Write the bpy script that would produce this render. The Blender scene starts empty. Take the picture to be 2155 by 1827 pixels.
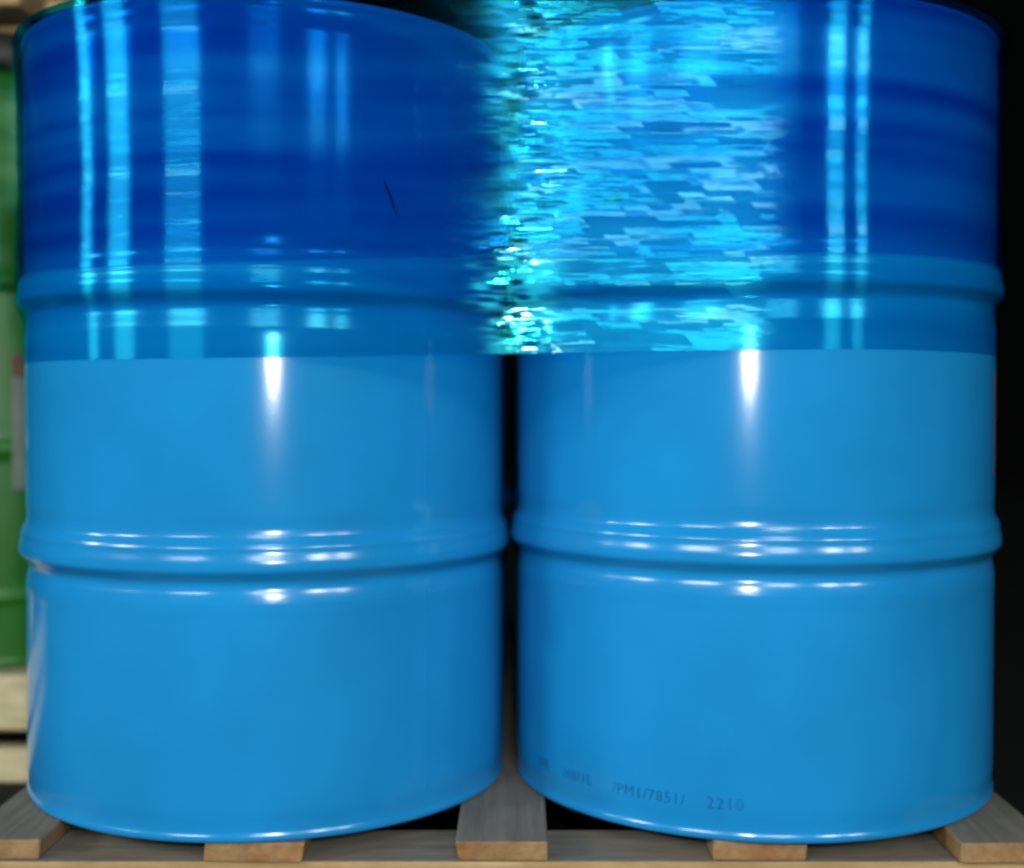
import bpy, bmesh, math, random
import numpy as np
from mathutils import Vector, Matrix

scene = bpy.context.scene
C = scene.collection
R = math.radians

# ------------------------------------------------------------------ camera
W_SRC = 2155.0
CAM = Vector((0.007, -1.588, 0.450))
cam_d = bpy.data.cameras.new('camera')
cam_d.sensor_fit = 'HORIZONTAL'
cam_d.sensor_width = 36.0
cam_d.lens = 2684.0 / W_SRC * 36.0
cam_d.clip_start = 0.05
cam_d.clip_end = 200
cam_d.dof.use_dof = True
cam_d.dof.focus_distance = 1.30
cam_d.dof.aperture_fstop = 1.8
cam = bpy.data.objects.new('camera', cam_d)
C.objects.link(cam)
cam.location = CAM
cam.rotation_euler = (R(90) - 0.0220, 0.0, 0.0028)
scene.camera = cam

# ------------------------------------------------------------------ world (dark hall)
world = bpy.data.worlds.new('World')
scene.world = world
world.use_nodes = True
world.node_tree.nodes['Background'].inputs['Color'].default_value = (0.6, 0.7, 0.8, 1)
world.node_tree.nodes['Background'].inputs['Strength'].default_value = 0.0015

# ------------------------------------------------------------------ lights
def area_light(name, loc, target, sx, sy, radiance, color=(1, 1, 1), shape='RECTANGLE'):
    ld = bpy.data.lights.new(name, 'AREA')
    ld.shape = shape
    ld.size = sx
    ld.size_y = sy
    a = sx * sy * (math.pi / 4 if shape in ('DISK', 'ELLIPSE') else 1)
    ld.energy = radiance * math.pi * a
    ld.color = color
    o = bpy.data.objects.new(name, ld)
    C.objects.link(o)
    o.location = loc
    o.rotation_euler = (Vector(target) - Vector(loc)).to_track_quat('-Z', 'Y').to_euler()
    return o

# the camera's own flash, just above and right of the lens
area_light('camera_flash', (0.022, -1.585, 0.548), (0.022, 0, 0.50), 0.050, 0.030, 1280, (1.0, 0.99, 0.97))

# hall windows and lamp rows in front of the pallet: azimuth from/to, elevation from/to
def hall_light(name, az0, az1, el0, el1, radiance, color=(0.94, 0.99, 1.0), dist=8.0, org=(0.0, -0.29, 0.62)):
    az, el = R((az0 + az1) / 2), R((el0 + el1) / 2)
    d = Vector((math.sin(az) * math.cos(el), -math.cos(az) * math.cos(el), math.sin(el)))
    w = 2 * dist * math.tan(R(az1 - az0) / 2) * math.cos(el)
    h = 2 * dist * math.tan(R(el1 - el0) / 2)
    return area_light(name, Vector(org) + d * dist, org, w, h, radiance, color)

for a0, a1, e0, e1, L in (
        (0.2, 3.2, 15, 22, 19.0), (3.4, 7.6, 14, 21, 15.0), (8.0, 12.8, 15, 24, 20.0),
        (0.6, 5.5, 24, 31, 15.0), (6.0, 12.8, 26, 33, 17.0), (1.0, 6.0, 35, 42, 13.0), (6.5, 12.8, 37, 44, 13.0)):
    hall_light('window_light', a0, a1, e0, e1, L * 1.0, dist=10.0)
for a0, a1, e0, e1, L in (
        (-82, -77, 14, 20, 64.0), (-67, -57, 15, 21, 60.0), (-39, -23, 16, 20, 46.0),
        (27, 34, 14, 20, 52.0), (40, 44.5, 13, 18, 50.0)):
    hall_light('lamp_row_light', a0, a1, e0, e1, L * 0.85, dist=7.0)

scene.view_settings.view_transform = 'Standard'
scene.view_settings.look = 'None'
scene.view_settings.exposure = 0.0
scene.view_settings.gamma = 1.0
scene.view_settings.use_curve_mapping = False
scene.cycles.use_denoising = True
scene.cycles.filter_width = 3.0
scene.cycles.sample_clamp_indirect = 6.0
scene.cycles.transparent_max_bounces = 12
scene.cycles.max_bounces = 4
scene.cycles.adaptive_threshold = 0.05
scene.cycles.diffuse_bounces = 2
scene.cycles.glossy_bounces = 3

# ------------------------------------------------------------------ helpers
def link(name, me, mat=None, parent=None, smooth=False):
    o = bpy.data.objects.new(name, me)
    C.objects.link(o)
    if mat:
        me.materials.append(mat)
    if smooth:
        me.polygons.foreach_set('use_smooth', [True] * len(me.polygons))
    if parent:
        o.parent = parent
    return o

def from_bm(name, bm):
    me = bpy.data.meshes.new(name)
    bmesh.ops.recalc_face_normals(bm, faces=bm.faces)
    bm.to_mesh(me)
    bm.free()
    return me

def tag(o, label=None, cat=None, group=None, kind=None):
    if label: o['label'] = label
    if cat: o['category'] = cat
    if group: o['group'] = group
    if kind: o['kind'] = kind
    return o

def thing(name, loc, label, cat, group=None):
    o = bpy.data.objects.new(name, None)
    o.empty_display_size = 0.05
    C.objects.link(o)
    o.location = loc
    return tag(o, label, cat, group)

def box_mesh(name, x0, x1, y0, y1, z0, z1, bevel=0.002, segs=2, seed=None, jit=0.0):
    bm = bmesh.new()
    bmesh.ops.create_cube(bm, size=1.0)
    rng = random.Random(seed)
    for v in bm.verts:
        v.co = Vector(((x0 + x1) / 2 + v.co.x * (x1 - x0), (y0 + y1) / 2 + v.co.y * (y1 - y0), (z0 + z1) / 2 + v.co.z * (z1 - z0)))
        if jit:
            v.co.x += rng.uniform(-jit, jit); v.co.y += rng.uniform(-jit, jit)
    if bevel:
        bmesh.ops.bevel(bm, geom=bm.edges[:], offset=bevel, segments=segs, affect='EDGES', profile=0.6)
    return from_bm(name, bm)

def revolve(name, prof, seg=160, cap_top=False, cap_bottom=False):
    """prof: list of (r, z) from bottom to top"""
    n = len(prof)
    verts, faces = [], []
    for i in range(seg):
        a = 2 * math.pi * i / seg
        ca, sa = math.cos(a), math.sin(a)
        verts += [(r * ca, r * sa, z) for r, z in prof]
    for i in range(seg):
        j = (i + 1) % seg
        for k in range(n - 1):
            faces.append((i * n + k, j * n + k, j * n + k + 1, i * n + k + 1))
    if cap_top:
        faces.append(tuple(i * n + n - 1 for i in range(seg)))
    if cap_bottom:
        faces.append(tuple(i * n for i in reversed(range(seg))))
    me = bpy.data.meshes.new(name)
    me.from_pydata(verts, [], faces)
    me.update()
    return me

def curve_profile(keys, step=0.0012):
    """smooth (monotone cubic) r(z) through keys [(z, r)], ascending z"""
    z = np.array([k[0] for k in keys]); r = np.array([k[1] for k in keys])
    h = np.diff(z); s = np.diff(r) / h
    m = np.zeros(len(z))
    for i in range(1, len(z) - 1):
        if s[i - 1] * s[i] > 0:
            m[i] = 2 * s[i - 1] * s[i] / (s[i - 1] + s[i])
    out = []
    for i in range(len(z) - 1):
        k = max(2, int(math.ceil(h[i] / step)))
        for t in np.linspace(0, 1, k, endpoint=False):
            h00 = 2*t**3 - 3*t**2 + 1; h10 = t**3 - 2*t**2 + t; h01 = -2*t**3 + 3*t**2; h11 = t**3 - t**2
            out.append((float(h00*r[i] + h10*h[i]*m[i] + h01*r[i+1] + h11*h[i]*m[i+1]), float(z[i] + t*h[i])))
    out.append((float(r[-1]), float(z[-1])))
    return out

# ------------------------------------------------------------------ materials
def new_mat(name):
    m = bpy.data.materials.new(name)
    m.use_nodes = True
    nt = m.node_tree
    return m, nt, nt.nodes, nt.links, nt.nodes['Principled BSDF']

def noise(N, L, vec, scale, detail=3.0, rough=0.55):
    n = N.new('ShaderNodeTexNoise')
    n.inputs['Scale'].default_value = scale
    n.inputs['Detail'].default_value = detail
    n.inputs['Roughness'].default_value = rough
    if vec: L.new(vec, n.inputs['Vector'])
    return n

def ramp(N, L, src, stops):
    r = N.new('ShaderNodeValToRGB')
    e = r.color_ramp.elements
    while len(e) < len(stops): e.new(0.5)
    for el, (p, c) in zip(e, stops):
        el.position = p
        el.color = (c[0], c[1], c[2], 1) if not isinstance(c, (int, float)) else (c, c, c, 1)
    L.new(src, r.inputs['Fac'])
    return r

def paint(name, col, rough=0.15, var=0.08, peel=0.012):
    m, nt, N, L, b = new_mat(name)
    tc = N.new('ShaderNodeTexCoord')
    n1 = noise(N, L, tc.outputs['Object'], 7.0, 2.0)
    c0 = [c * (1 - var) for c in col]; c1 = [c * (1 + var) for c in col]
    r1 = ramp(N, L, n1.outputs['Fac'], [(0.3, c0), (0.7, c1)])
    L.new(r1.outputs['Color'], b.inputs['Base Color'])
    rr = ramp(N, L, n1.outputs['Fac'], [(0.3, rough * 1.12), (0.7, rough * 0.9)])
    L.new(rr.outputs['Color'], b.inputs['Roughness'])
    n4 = noise(N, L, tc.outputs['Object'], 420.0, 0.0)
    bp = N.new('ShaderNodeBump')
    bp.inputs['Strength'].default_value = peel
    bp.inputs['Distance'].default_value = 0.002
    L.new(n4.outputs['Fac'], bp.inputs['Height'])
    L.new(bp.outputs['Normal'], b.inputs['Normal'])
    b.inputs['IOR'].default_value = 1.5
    return m

def plain(name, col, rough=0.6, spec=0.4):
    m, nt, N, L, b = new_mat(name)
    tc = N.new('ShaderNodeTexCoord')
    n1 = noise(N, L, tc.outputs['Object'], 30.0, 4.0)
    r1 = ramp(N, L, n1.outputs['Fac'], [(0.3, [c * 0.85 for c in col]), (0.7, [c * 1.1 for c in col])])
    L.new(r1.outputs['Color'], b.inputs['Base Color'])
    b.inputs['Roughness'].default_value = rough
    b.inputs['Specular IOR Level'].default_value = spec
    return m

def wood(name, top, end0, end1, axis):
    """weathered grey faces on top, fresher sawn wood on the sides; grain along axis"""
    m, nt, N, L, b = new_mat(name)
    tc = N.new('ShaderNodeTexCoord')
    oi = N.new('ShaderNodeObjectInfo')
    add = N.new('ShaderNodeVectorMath'); add.operation = 'ADD'
    L.new(tc.outputs['Object'], add.inputs[0])
    mulr = N.new('ShaderNodeMath'); mulr.operation = 'MULTIPLY'; mulr.inputs[1].default_value = 37.0
    L.new(oi.outputs['Random'], mulr.inputs[0])
    L.new(mulr.outputs[0], add.inputs[1])
    mp = N.new('ShaderNodeMapping')
    s = [1.0, 1.0, 1.0]; s[axis] = 0.07
    mp.inputs['Scale'].default_value = s
    L.new(add.outputs[0], mp.inputs['Vector'])
    g = noise(N, L, mp.outputs['Vector'], 120.0, 5.0, 0.6)
    g2 = noise(N, L, add.outputs[0], 14.0, 4.0, 0.6)
    topc = ramp(N, L, g.outputs['Fac'], [(0.3, [c * 0.72 for c in top]), (0.7, [c * 1.18 for c in top])])
    endc = ramp(N, L, g2.outputs['Fac'], [(0.36, end0), (0.62, end1)])
    endv = N.new('ShaderNodeMix'); endv.data_type = 'RGBA'; endv.blend_type = 'MULTIPLY'
    endv.inputs['Factor'].default_value = 0.6
    gg = ramp(N, L, g.outputs['Fac'], [(0.3, 0.6), (0.7, 1.2)])
    L.new(endc.outputs['Color'], endv.inputs['A']); L.new(gg.outputs['Color'], endv.inputs['B'])
    sep = N.new('ShaderNodeSeparateXYZ'); L.new(tc.outputs['Normal'], sep.inputs[0])
    mask = ramp(N, L, sep.outputs['Z'], [(0.35, 0.0), (0.75, 1.0)])
    mx = N.new('ShaderNodeMix'); mx.data_type = 'RGBA'
    L.new(mask.outputs['Color'], mx.inputs['Factor'])
    L.new(endv.outputs['Result'], mx.inputs['A']); L.new(topc.outputs['Color'], mx.inputs['B'])
    L.new(mx.outputs['Result'], b.inputs['Base Color'])
    b.inputs['Roughness'].default_value = 0.75
    b.inputs['Specular IOR Level'].default_value = 0.25
    bp = N.new('ShaderNodeBump'); bp.inputs['Strength'].default_value = 0.5; bp.inputs['Distance'].default_value = 0.002
    L.new(g.outputs['Fac'], bp.inputs['Height']); L.new(bp.outputs['Normal'], b.inputs['Normal'])
    return m

def film_mat(name, tint, refl=0.085, crease=0.27):
    m, nt, N, L, b = new_mat(name)
    N.remove(b)
    out = N['Material Output']
    tc = N.new('ShaderNodeTexCoord')
    tr = N.new('ShaderNodeBsdfTransparent')
    # uneven stretch: the film is thicker (bluer) in some horizontal bands
    mp = N.new('ShaderNodeMapping'); mp.inputs['Scale'].default_value = (1.2, 1.2, 30.0)
    L.new(tc.outputs['Object'], mp.inputs['Vector'])
    nb = noise(N, L, mp.outputs['Vector'], 1.0, 1.0, 0.6)
    tr_c = ramp(N, L, nb.outputs['Fac'], [(0.34, [t ** 1.6 for t in tint]), (0.62, [t ** 0.8 for t in tint])])
    L.new(tr_c.outputs['Color'], tr.inputs['Color'])
    mp2 = N.new('ShaderNodeMapping'); mp2.inputs['Scale'].default_value = (6.0, 6.0, 50.0)
    L.new(tc.outputs['Object'], mp2.inputs['Vector'])
    nc = noise(N, L, mp2.outputs['Vector'], 1.0, 0.0)
    gc = ramp(N, L, nc.outputs['Fac'], [(0.46, (0.03, 0.92, 1.0)), (0.74, (0.40, 1.0, 0.97))])
    mp3 = N.new('ShaderNodeMapping'); mp3.inputs['Scale'].default_value = (30.0, 30.0, 330.0)
    L.new(tc.outputs['Object'], mp3.inputs['Vector'])
    nf = noise(N, L, mp3.outputs['Vector'], 1.0, 0.0)
    bp = N.new('ShaderNodeBump'); bp.inputs['Strength'].default_value = 0.10; bp.inputs['Distance'].default_value = 0.001
    L.new(nf.outputs['Fac'], bp.inputs['Height'])
    geo = N.new('ShaderNodeNewGeometry')
    def math_(op, a, b=None, clamp=False):
        n = N.new('ShaderNodeMath'); n.operation = op; n.use_clamp = clamp
        for k, q in enumerate((a, b)):
            if q is None: continue
            if isinstance(q, (int, float)): n.inputs[k].default_value = q
            else: L.new(q, n.inputs[k])
        return n.outputs[0]
    # relief: short slanted creases, each facet leaning its own way
    amt = N.new('ShaderNodeAttribute'); amt.attribute_name = 'crease_amount'
    sx = N.new('ShaderNodeSeparateXYZ'); L.new(tc.outputs['Object'], sx.inputs[0])
    nw = noise(N, L, tc.outputs['Object'], 9.0, 0.0)
    zw = math_('ADD', sx.outputs['Z'], math_('MULTIPLY', math_('SUBTRACT', nw.outputs['Fac'], 0.5), 0.006))
    xs = math_('ADD', sx.outputs['X'], math_('MULTIPLY', sx.outputs['Z'], 0.95))
    def facet(fx, fz, lo, hi, sd):
        row = math_('FLOOR', math_('MULTIPLY', zw, fz))
        w1 = N.new('ShaderNodeTexWhiteNoise'); w1.noise_dimensions = '2D'
        cv = N.new('ShaderNodeCombineXYZ'); L.new(row, cv.inputs[0]); cv.inputs[1].default_value = sd
        L.new(cv.outputs[0], w1.inputs['Vector'])
        u = math_('ADD', math_('MULTIPLY', xs, math_('MULTIPLY', math_('ADD', w1.outputs['Value'], 0.55), fx)), math_('MULTIPLY', w1.outputs['Value'], 53.0))
        cell = math_('FLOOR', u)
        w2 = N.new('ShaderNodeTexWhiteNoise'); w2.noise_dimensions = '3D'
        cv2 = N.new('ShaderNodeCombineXYZ'); L.new(row, cv2.inputs[0]); L.new(cell, cv2.inputs[1]); cv2.inputs[2].default_value = sd + 7.3
        L.new(cv2.outputs[0], w2.inputs['Vector'])
        mr = N.new('ShaderNodeMapRange'); mr.inputs['To Min'].default_value = lo; mr.inputs['To Max'].default_value = hi
        L.new(w2.outputs['Value'], mr.inputs['Value'])
        return mr.outputs[0]
    tilt = math_('ADD', facet(15.0, 84.0, -0.13, 0.25, 1.0), facet(26.0, 165.0, -0.08, 0.13, 5.0))
    tilt = math_('MULTIPLY', tilt, amt.outputs['Fac'])
    ctz = N.new('ShaderNodeCombineXYZ'); L.new(tilt, ctz.inputs[2])
    na = N.new('ShaderNodeVectorMath'); na.operation = 'ADD'
    L.new(bp.outputs['Normal'], na.inputs[0]); L.new(ctz.outputs[0], na.inputs[1])
    nn = N.new('ShaderNodeVectorMath'); nn.operation = 'NORMALIZE'; L.new(na.outputs[0], nn.inputs[0])
    # sharp outer-surface gloss, and the vertical spread of countless fine horizontal creases
    g1 = N.new('ShaderNodeBsdfGlossy'); g1.inputs['Roughness'].default_value = 0.05
    L.new(gc.outputs['Color'], g1.inputs['Color']); L.new(nn.outputs[0], g1.inputs['Normal'])
    g2 = N.new('ShaderNodeBsdfAnisotropic' if hasattr(bpy.types, 'ShaderNodeBsdfAnisotropic') else 'ShaderNodeBsdfGlossy')
    g2.distribution = 'BECKMANN'
    g2.inputs['Roughness'].default_value = crease
    g2.inputs['Anisotropy'].default_value = 0.80
    g2.inputs['Color'].default_value = (0.03, 0.84, 1.0, 1)
    cr = N.new('ShaderNodeVectorMath'); cr.operation = 'CROSS_PRODUCT'
    L.new(geo.outputs['Normal'], cr.inputs[0]); cr.inputs[1].default_value = (0, 0, 1)
    L.new(cr.outputs[0], g2.inputs['Tangent']); 
    ct2 = N.new('ShaderNodeCombineXYZ'); L.new(math_('MULTIPLY', tilt, 0.85), ct2.inputs[2])
    nb2 = N.new('ShaderNodeVectorMath'); nb2.operation = 'ADD'
    L.new(bp.outputs['Normal'], nb2.inputs[0]); L.new(ct2.outputs[0], nb2.inputs[1])
    nb3 = N.new('ShaderNodeVectorMath'); nb3.operation = 'NORMALIZE'; L.new(nb2.outputs[0], nb3.inputs[0])
    L.new(nb3.outputs[0], g2.inputs['Normal'])
    glm = N.new('ShaderNodeMixShader'); gap_a = N.new('ShaderNodeAttribute'); gap_a.attribute_name = 'ripple_amount'
    L.new(math_('SUBTRACT', math_('SUBTRACT', 0.93, math_('MULTIPLY', amt.outputs['Fac'], 0.17)), math_('MULTIPLY', gap_a.outputs['Fac'], 0.60)), glm.inputs[0])
    L.new(g1.outputs[0], glm.inputs[1]); L.new(g2.outputs[0], glm.inputs[2])
    # two-sided Schlick reflectance of a thin sheet
    dot = N.new('ShaderNodeVectorMath'); dot.operation = 'DOT_PRODUCT'
    L.new(geo.outputs['Normal'], dot.inputs[0]); L.new(geo.outputs['Incoming'], dot.inputs[1])
    om = math_('SUBTRACT', 1.0, math_('ABSOLUTE', dot.outputs['Value']), True)
    fac = math_('ADD', math_('MULTIPLY', math_('POWER', om, 5.0), 0.42 - refl), refl, True)
    mix = N.new('ShaderNodeMixShader')
    L.new(fac, mix.inputs[0]); L.new(tr.outputs[0], mix.inputs[1]); L.new(glm.outputs[0], mix.inputs[2])
    L.new(mix.outputs[0], out.inputs['Surface'])
    return m

M_BLUE = paint('blue_drum_paint', (0.010, 0.245, 0.565))
M_HOOP = paint('blue_drum_paint_rubbed', (0.010, 0.245, 0.565), rough=0.165)
M_GREEN = paint('green_drum_paint', (0.022, 0.165, 0.010), rough=0.36)
M_LID = plain('black_lid_plastic', (0.02, 0.018, 0.015), 0.5)
M_PRINT = plain('faded_ink', (0.008, 0.135, 0.36), 0.3)
M_SEAM = paint('blue_seam_paint', (0.007, 0.20, 0.55))
M_DECK = wood('weathered_deck_wood', (0.175, 0.158, 0.122), (0.27, 0.125, 0.045), (0.34, 0.215, 0.10), 1)
M_CROSS = wood('pale_cross_wood', (0.19, 0.172, 0.13), (0.36, 0.23, 0.095), (0.46, 0.32, 0.155), 0)
M_BEAM = wood('cream_beam_wood', (0.40, 0.34, 0.20), (0.62, 0.53, 0.30), (0.72, 0.62, 0.38), 0)
M_TAN = wood('tan_pallet_wood', (0.30, 0.22, 0.12), (0.40, 0.24, 0.10), (0.46, 0.30, 0.14), 0)
M_WHITE = plain('white_label_paper', (0.20, 0.23, 0.18), 0.5)
M_RED = plain('red_label_print', (0.16, 0.065, 0.04), 0.5)
M_SCRATCH = plain('dark_scratch', (0.012, 0.018, 0.03), 0.5)
M_DULLRED = plain('dull_red_label', (0.05, 0.016, 0.018), 0.7)
M_FLOOR = plain('dark_hall_floor', (0.014, 0.014, 0.014), 0.8, 0.1)
M_FILM1 = film_mat('blue_stretch_film', (0.22, 0.79, 0.90))
M_FILM3 = film_mat('dull_stretch_film', (0.64, 0.78, 0.62), 0.012)
M_FILM2 = film_mat('blue_stretch_film_second', (0.42, 0.64, 0.90), 0.055)

# ------------------------------------------------------------------ the setting
fl = link('floor', box_mesh('floor', -12, 12, -12, 12, -0.30, -0.1445, 0), M_FLOOR)
tag(fl, kind='structure')

# ------------------------------------------------------------------ blue pallet
pal = thing('wooden_pallet', (0, 0, -0.1445), 'weathered grey wooden pallet with tan board ends under the two blue drums', 'pallet')
PZ = 0.1445
YF = -0.277
def pallet_part(name, x0, x1, y0, y1, z0, z1, mat, seed=0, jit=0.002):
    o = link(name, box_mesh(name, x0, x1, y0, y1, z0 + PZ, z1 + PZ, 0.0025, 2, seed, jit), mat, pal)
    return o
deck = [(-0.574, -0.489, 0.004), (-0.315, -0.212, -0.004), (-0.054, 0.040, 0.0), (0.213, 0.309, 0.003), (0.467, 0.567, -0.003)]
for i, (a, b_, dy) in enumerate(deck):
    pallet_part('deck_board', a, b_, YF + dy, 0.863 + dy, -0.022, -0.0006, M_DECK, i)
for i, y in enumerate((YF + 0.002, 0.243, 0.763)):
    pallet_part('cross_board', -0.572, 0.566, y, y + 0.10, -0.0445, -0.0226, M_CROSS, 10 + i)
for i, x in enumerate((-0.568, -0.05, 0.468)):
    for j, y in enumerate((YF + 0.004, 0.245, 0.765)):
        pallet_part('block', x, x + 0.095, y, y + 0.096, -0.122, -0.0451, M_CROSS, 20 + i * 3 + j)
    pallet_part('bottom_board', x, x + 0.095, YF, 0.863, -0.1443, -0.1226, M_DECK, 40 + i)

# ------------------------------------------------------------------ blue drums
RB, RH, RCH, XD = 0.288, 0.2962, 0.2888, 0.2965
def hoop_keys(zc, upper=False):
    k = [(-0.066, 0.0), (-0.056, 0.0003), (-0.0495, 0.0002), (-0.0440, -0.0006), (-0.0380, -0.0019), (-0.0330, -0.0033), (-0.0300, -0.0036), (-0.0260, -0.0024), (-0.0200, 0.0030), (-0.0155, 0.0080), (-0.0125, 0.0099),
         (-0.0095, 0.0103), (-0.0060, 0.0101), (0.0068, 0.0072), (0.0082, 0.0071), (0.0098, 0.0070), (0.0130, 0.0058), (0.0180, 0.0026), (0.0225, 0.0002), (0.030, -0.0009), (0.046, 0.0)]
    if upper:
        k = [(-0.066, 0.0), (-0.058, 0.0001), (-0.053, 0.0), (-0.045, -0.0011), (-0.037, -0.0023), (-0.0325, -0.0031), (-0.0290, -0.0034)] + k[7:]
    k = [(z, RB + r * 0.80) for z, r in k]
    return [(zc + z, r) for z, r in k]

def chime_bottom():
    return [(RB - 0.03, 0.012), (RB - 0.006, 0.0105), (RB - 0.004, 0.0), (RCH - 0.003, 0.0), (RCH - 0.0008, 0.0012), (RCH, 0.0035), (RCH - 0.0002, 0.0060),
            (RCH - 0.0010, 0.0080), (RCH - 0.0018, 0.0098), (RB - 0.0012, 0.0125), (RB - 0.0012, 0.0185), (RB - 0.0007, 0.0230), (RB - 0.0002, 0.0290), (RB, 0.034)]

def make_drum(name, loc, dz, label, group=None, seg=200):
    t = thing(name, loc, label, 'drum', group)
    zl, zu, zt = 0.294 + dz, 0.582 + dz, 0.870
    H1, H2 = hoop_keys(zl), hoop_keys(zu, True)
    link('bottom_chime', revolve('bottom_chime', chime_bottom(), seg), M_HOOP, t, True)
    link('shell', revolve('shell', [(RB, z) for z in np.linspace(0.034, H1[0][0], 24)], seg), M_BLUE, t, True)
    link('rolling_hoop', revolve('rolling_hoop', curve_profile(H1), seg), M_HOOP, t, True)
    link('shell', revolve('shell', [(RB, z) for z in np.linspace(H1[-1][0], H2[0][0], 24)], seg), M_BLUE, t, True)
    link('rolling_hoop', revolve('rolling_hoop', curve_profile(H2), seg), M_BLUE, t, True)
    link('shell', revolve('shell', [(RB, z) for z in np.linspace(H2[-1][0], zt - 0.034, 16)], seg), M_BLUE, t, True)
    link('top_chime', revolve('top_chime', [(r, zt - z) for r, z in reversed(chime_bottom())], seg), M_BLUE, t, True)
    lid = link('lid', revolve('lid', [(RB - 0.02, zt - 0.0125), (RB - 0.05, zt - 0.012), (RB - 0.06, zt - 0.008), (0.02, zt - 0.008)], 96, cap_top=True), M_BLUE, t, True)
    for (bx_, by_, br) in ((0.17, 0.0, 0.034), (-0.19, 0.0, 0.018)):
        o = link('bung', revolve('bung', [(br, 0), (br, 0.006), (br * 0.9, 0.008), (br * 0.5, 0.0085)], 32, cap_top=True), M_LID, lid, True)
        o.location = (bx_, by_, zt - 0.008)
    return t

drumL = make_drum('steel_drum', (-XD, 0, 0), 0.0, 'blue steel drum at front left with a fine vertical weld seam')
drumR = make_drum('steel_drum', (XD, 0, 0), 0.0087, 'blue steel drum at front right with faded ink numbers above its bottom rim')
for x, wd in ((-XD, 'left'), (XD, 'right')):
    make_drum('steel_drum', (x, 0.594, 0), 0.0043, 'blue steel drum at the back, hidden behind the front %s drum' % wd, seg=96)

# weld seam of the front left drum
def seam(t, theta, z0, z1):
    bm = bmesh.new()
    n = 40; hw = 0.0011
    prev = None
    for i in range(n + 1):
        z = z0 + (z1 - z0) * i / n
        row = []
        for k, (da, dr) in enumerate(((-hw / RB, -0.0004), (-hw / RB * .4, 0.00045), (hw / RB * .4, 0.00045), (hw / RB, -0.0004))):
            a = theta + da
            row.append(bm.verts.new(((RB + dr) * math.sin(a), -(RB + dr) * math.cos(a), z)))
        if prev:
            for k in range(3):
                bm.faces.new((prev[k], prev[k + 1], row[k + 1], row[k]))
        prev = row
    return link('weld_seam', from_bm('weld_seam', bm), M_SEAM, t)
seam(drumL, R(46.0), 0.03, 0.25)
seam(drumL, R(46.0), 0.34, 0.53)

# short scratch and scuff in the paint under the film
def paint_mark(t, name, pts, mat):
    """pts: (theta, z, half width) along the mark, on the shell"""
    bm = bmesh.new()
    prev = None
    for a, z, w in pts:
        r = RB + 0.0004
        row = [bm.verts.new((r * math.sin(a + q / r), -r * math.cos(a + q / r), z)) for q in (-w, w)]
        if prev: bm.faces.new((prev[0], prev[1], row[1], row[0]))
        prev = row
    return link(name, from_bm(name, bm), mat, t)
paint_mark(drumL, 'scratch', [(R(34.6), 0.690, 0.0002), (R(35.4), 0.682, 0.0012), (R(36.2), 0.674, 0.0011), (R(36.6), 0.668, 0.0014), (R(37.5), 0.658, 0.0006), (R(38.3), 0.648, 0.0002)], M_SCRATCH)
paint_mark(drumR, 'scuff', [(R(-39.5), 0.677, 0.002), (R(-39.8), 0.674, 0.012), (R(-40), 0.670, 0.014), (R(-40.2), 0.667, 0.009)], M_SCRATCH)

# ink print of the front right drum, wrapped round the shell
def ink_text(t, parts):
    for body, a0, z, size in parts:
        cu = bpy.data.curves.new('ink_print', 'FONT')
        cu.body = body
        cu.size = size
        cu.space_character = 1.12
        cu.resolution_u = 2
        o = bpy.data.objects.new('ink_tmp', cu)
        C.objects.link(o)
        dg = bpy.context.evaluated_depsgraph_get()
        me = bpy.data.meshes.new_from_object(o.evaluated_get(dg))
        bpy.data.objects.remove(o)
        r = RB + 0.0004
        for v in me.vertices:
            a = a0 + v.co.x / r
            v.co = Vector((r * math.sin(a), -r * math.cos(a), z + v.co.y))
        me.materials.clear()
        link('ink_print', me, M_PRINT, t)
ink_text(drumR, [('S50', R(-66), 0.0345, 0.0165), ('/40/1L', R(-55), 0.0342, 0.0165), ('/PM1/7851/', R(-40.0), 0.0337, 0.0165), ('2210', R(-18.6), 0.0330, 0.0180)])

def wrap_patch(name, t, r, a0, a1, z0, z1, mat):
    bm = bmesh.new()
    n = 14
    prev = None
    for i in range(n + 1):
        a = a0 + (a1 - a0) * i / n
        row = [bm.verts.new((r * math.sin(a), -r * math.cos(a), z)) for z in (z0, z1)]
        row += [bm.verts.new(((r - 0.0006) * math.sin(a), -(r - 0.0006) * math.cos(a), z)) for z in (z1, z0)]
        if prev:
            for k in range(4):
                bm.faces.new((prev[k], row[k], row[(k + 1) % 4], prev[(k + 1) % 4]))
        else:
            bm.faces.new(row)
        prev = row
    bm.faces.new(list(reversed(prev)))
    return link(name, from_bm(name, bm), mat, t)
wrap_patch('paper_label', drumR, RB + 0.0008, R(64), R(100), 0.372, 0.492, M_DULLRED)

# ------------------------------------------------------------------ stretch film round the four drums
def vnoise(x, y, seed, facet=False):
    rng = np.random.RandomState(seed)
    T = rng.rand(512, 512)
    xi = np.floor(x).astype(int); yi = np.floor(y).astype(int)
    fx = x - xi; fy = y - yi
    fx = fx * fx * (3 - 2 * fx)
    if not facet: fy = fy * fy * (3 - 2 * fy)
    a = T[xi % 512, yi % 512]; b = T[(xi + 1) % 512, yi % 512]
    c = T[xi % 512, (yi + 1) % 512]; d = T[(xi + 1) % 512, (yi + 1) % 512]
    return (a * (1 - fx) + b * fx) * (1 - fy) + (c * (1 - fx) + d * fx) * fy - 0.5

def sstep(a, b, x):
    t = np.clip((x - a) / (b - a), 0, 1)
    return t * t * (3 - 2 * t)

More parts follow.
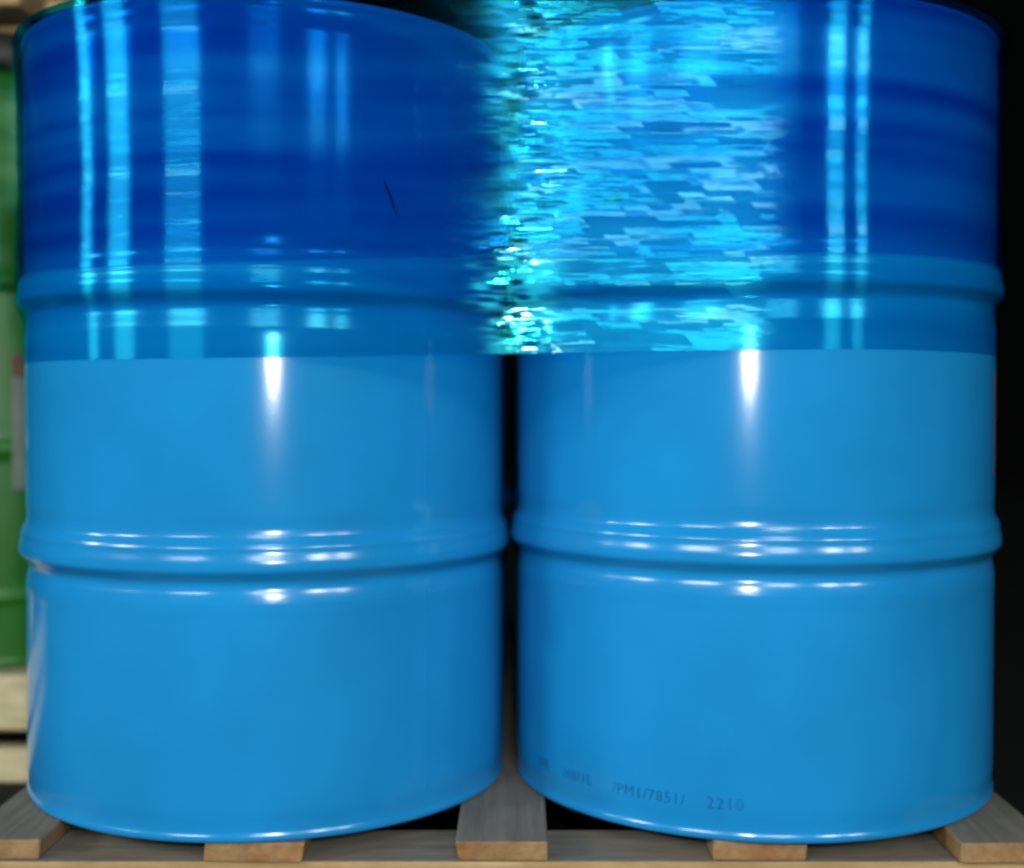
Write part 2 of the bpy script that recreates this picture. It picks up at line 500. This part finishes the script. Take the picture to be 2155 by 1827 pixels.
def film_path():
    """points (cx, cy, nx, ny, s, bridge) of the taut loop, clockwise from the back left; fine at the front"""
    P = []
    s = 0.0
    G = 2 * XD
    def arc(cx, cy, a0, a1, n):
        nonlocal s
        for i in range(n):
            a = a0 + (a1 - a0) * i / n
            P.append((cx, cy, math.sin(a), -math.cos(a), s, 0.0))
            s += abs(a1 - a0) * 0.294 / n
    def line(x0, y0, x1, y1, nx, ny, n):
        nonlocal s
        ln = math.hypot(x1 - x0, y1 - y0)
        for i in range(n):
            f = i / n
            e = min(f, 1 - f) * ln
            P.append((x0 + (x1 - x0) * f, y0 + (y1 - y0) * f, nx, ny, s, min(1.0, e / 0.06)))
            s += ln / n
    yb = 0.594
    line(-XD, yb, -XD, 0, -1, 0, 60)
    arc(-XD, 0, R(-90), 0, 150)
    line(-XD, 0, XD, 0, 0, -1, 240)
    arc(XD, 0, 0, R(90), 150)
    line(XD, 0, XD, yb, 1, 0, 60)
    arc(XD, yb, R(90), R(180), 40)
    line(XD, yb, -XD, yb, 0, 1, 40)
    arc(-XD, yb, R(180), R(270), 40)
    return np.array(P)

def film_band(name, z0, z1, rows, seed, gap, mat, parent, edge_jit, fold_in=False):
    P = film_path()
    n = len(P)
    cx, cy, nx, ny, s, br = [P[:, i][:, None] for i in range(6)]
    v = np.linspace(0, 1, rows)[None, :]
    px = cx + nx * 0.29
    tilt = 0.0035 * np.clip(px / XD, -1.2, 1.2)
    wob = edge_jit * vnoise(s * 4.0, s * 0 + 3.3, seed + 5)
    lo = z0 + tilt + wob * 1.0
    lo = lo + (0.10 * sstep(0.55, 0.85, cy + ny * 0.29) if fold_in else 0.0)
    hi = z1 + tilt + edge_jit * vnoise(s * 7.0, s * 0 + 8.1, seed + 6)
    z = lo + (hi - lo) * v
    X0 = np.where(ny < -0.5, px, 9.0)
    # radial profile of the taut film over chime and hoop
    hz = 0.582 + 0.0043 * (1 + np.clip(px / XD, -1, 1))
    dz = z - hz
    r = np.where(dz < 0, RB + 0.0013 + (RH + 0.0006 - RB - 0.0013) * sstep(-0.040, -0.010, dz), RH + 0.0006 - 0.0055 * np.sin(np.clip((dz - 0.012) / 0.27, 0, 1) * math.pi) ** 0.7)
    r = r + gap
    if fold_in:
        r = r - 0.10 * np.clip((z - 0.873) / 0.02, 0, 1) ** 1.3
    # horizontal tension folds; fine and deep where the film bridges the gap, weak where it clings to a drum
    sh = s - 0.57 * (0.9 - z)
    above = sstep(0.0, 0.03, dz)
    onfront = np.clip(px / XD, -1, 1)
    rightish = sstep(-0.20, -0.05, onfront + 0.22 * vnoise(z * 14 + s * 0, s * 0 + 1.7, seed + 21) + 0.25 * (z - 0.7))
    amp = br * (0.30 + 0.10 * rightish) * (0.6 + 0.4 * above) + (1 - br) * (0.04 + 0.36 * above)
    wz = z + 0.003 * vnoise(sh * 3.0, z * 14, seed + 12)
    d = 0.0050 * vnoise(sh * 2.2, wz * 30, seed) + 0.0016 * vnoise(sh * 4.5, wz * 85, seed + 1) + 0.0005 * vnoise(sh * 9, wz * 210, seed + 2)
    near_gap = np.exp(-((X0 - 0.012 - 0.075 * vnoise(z * 12 + s * 0, s * 0 + 2.2, 99)) / 0.030) ** 2)
    saw = br * near_gap * 0.00080 * vnoise(sh * 42, z * 290, seed + 43)
    off = r + saw + np.maximum(amp * d + amp * 0.0012, -0.0006)
    X = cx + nx * off; Y = cy + ny * off
    # the bridge sags inward a little between the drums
    Y = Y + np.where((np.abs(nx) < 1e-6) & (ny < 0), 0.004 * np.sin(np.clip((cx + XD) / (2 * XD), 0, 1) * math.pi) ** 2, 0)
    V = np.stack([X, Y, np.broadcast_to(z, X.shape)], -1).reshape(-1, 3)
    i = np.arange(n)[:, None]; j = (i + 1) % n; k = np.arange(rows - 1)[None, :]
    F = np.stack([i * rows + k, j * rows + k, j * rows + k + 1, i * rows + k + 1], -1).reshape(-1, 4)
    me = bpy.data.meshes.new(name)
    me.vertices.add(len(V)); me.vertices.foreach_set('co', V.ravel())
    me.loops.add(F.size); me.loops.foreach_set('vertex_index', F.ravel())
    me.polygons.add(len(F)); me.polygons.foreach_set('loop_start', np.arange(0, F.size, 4))
    me.update(calc_edges=True); me.validate()
    at = me.attributes.new('crease_amount', 'FLOAT', 'POINT')
    at.data.foreach_set('value', np.broadcast_to(br * rightish * (1 - 0.8 * near_gap), X.shape).astype(np.float32).ravel())
    at = me.attributes.new('ripple_amount', 'FLOAT', 'POINT')
    at.data.foreach_set('value', np.broadcast_to(br * near_gap, X.shape).astype(np.float32).ravel())
    return link(name, me, mat, parent, True)

film = thing('stretch_film', (0, 0.297, 0), 'blue tinted stretch film wrapped tightly round the upper half of the blue drums', 'stretch film')
for o in (film_band('film_wrap', 0.5035, 0.894, 420, 11, 0.0, M_FILM1, film, 0.0025, True),
          film_band('film_wrap', 0.600, 0.868, 250, 123, 0.0022, M_FILM2, film, 0.004)):
    o.location = (0, -0.297, 0)

# ------------------------------------------------------------------ neighbour load on the left: green drum between pallets
gx, gy = -0.932, 0.722
GR = 0.2965
gp = thing('timber_pallet', (-1.2, gy, -0.1445), 'pale cream timber pallet of thick beams under the green drum', 'pallet')
def gpart(name, x0, x1, y0, y1, z0, z1, parent, base, seed, mat=None):
    o = link(name, box_mesh(name, x0 - base[0], x1 - base[0], y0 - base[1], y1 - base[1], z0 - base[2], z1 - base[2], 0.006, 3, seed, 0.002), mat or M_BEAM, parent)
    return o
B = (-1.2, gy, -0.1445)
for i, y in enumerate((0.405, 0.95)):
    gpart('top_beam', -1.75, -0.63, y, y + 0.12, -0.062, 0.028, gp, B, 60 + i)
    gpart('bottom_beam', -1.75, -0.63, y, y + 0.03, -0.1440, -0.088, gp, B, 70 + i)
    for j, x in enumerate((-1.72, -1.25, -0.74)):
        gpart('spacer', x, x + 0.10, y + 0.03, y + 0.11, -0.0885, -0.0615, gp, B, 80 + i * 3 + j)

gd = thing('tall_drum', (gx, gy, 0.0285), 'tall glossy green drum at the left edge, standing on cream timber', 'drum')
gk = [(0.0, GR - 0.004), (0.006, GR), (0.014, GR - 0.003), (0.10, GR - 0.004), (0.112, GR + 0.001), (0.125, GR - 0.004), (0.33, GR - 0.004), (0.352, GR + 0.004),
      (0.374, GR - 0.004), (0.60, GR - 0.004), (0.622, GR + 0.004), (0.644, GR - 0.004), (0.90, GR - 0.004), (0.95, GR - 0.012), (0.968, GR - 0.03)]
link('shell', revolve('shell', curve_profile(gk, 0.004), 128, cap_bottom=True), M_GREEN, gd, True)
link('lid', revolve('lid', [(GR - 0.03, 0.955), (GR - 0.012, 0.96), (GR - 0.008, 0.985), (GR - 0.012, 1.02), (GR - 0.04, 1.026)], 96, cap_top=True), M_LID, gd, True)
# label wrapped on the green drum
lb = wrap_patch('paper_label', gd, GR + 0.0048, R(26.2), R(75), 0.2875, 0.4672, M_WHITE)
wrap_patch('label_header', lb, GR + 0.0048, R(26.2), R(75), 0.4675, 0.505, M_RED)
gf = thing('stretch_film', (gx, gy, 0.0285), 'dull clear film wrapped round the upper part of the green drum', 'stretch film')
link('film_wrap', revolve('film_wrap', curve_profile([(0.602, GR + 0.006), (0.64, GR + 0.0062), (0.78, GR + 0.003), (0.93, GR + 0.003), (0.972, GR - 0.010)], 0.01), 128), M_FILM3, gf, True)

tp = thing('upper_pallet', (-1.2, gy, 1.0555), 'tan timber pallet resting on the black lid of the green drum', 'pallet')
B2 = (-1.2, gy, 1.0555)
for i, y in enumerate((0.405, 0.68, 0.95)):
    gpart('bottom_beam', -1.75, -0.765, y, y + 0.12, 1.072, 1.14, tp, B2, 90 + i, M_TAN)
    for x in (-1.5, -1.0):
        gpart('foot', x, x + 0.12, y + 0.01, y + 0.11, 1.0565, 1.0725, tp, B2, 110 + i, M_TAN)
    gpart('top_beam', -1.75, -0.765, y, y + 0.12, 1.141, 1.17, tp, B2, 95 + i, M_TAN)
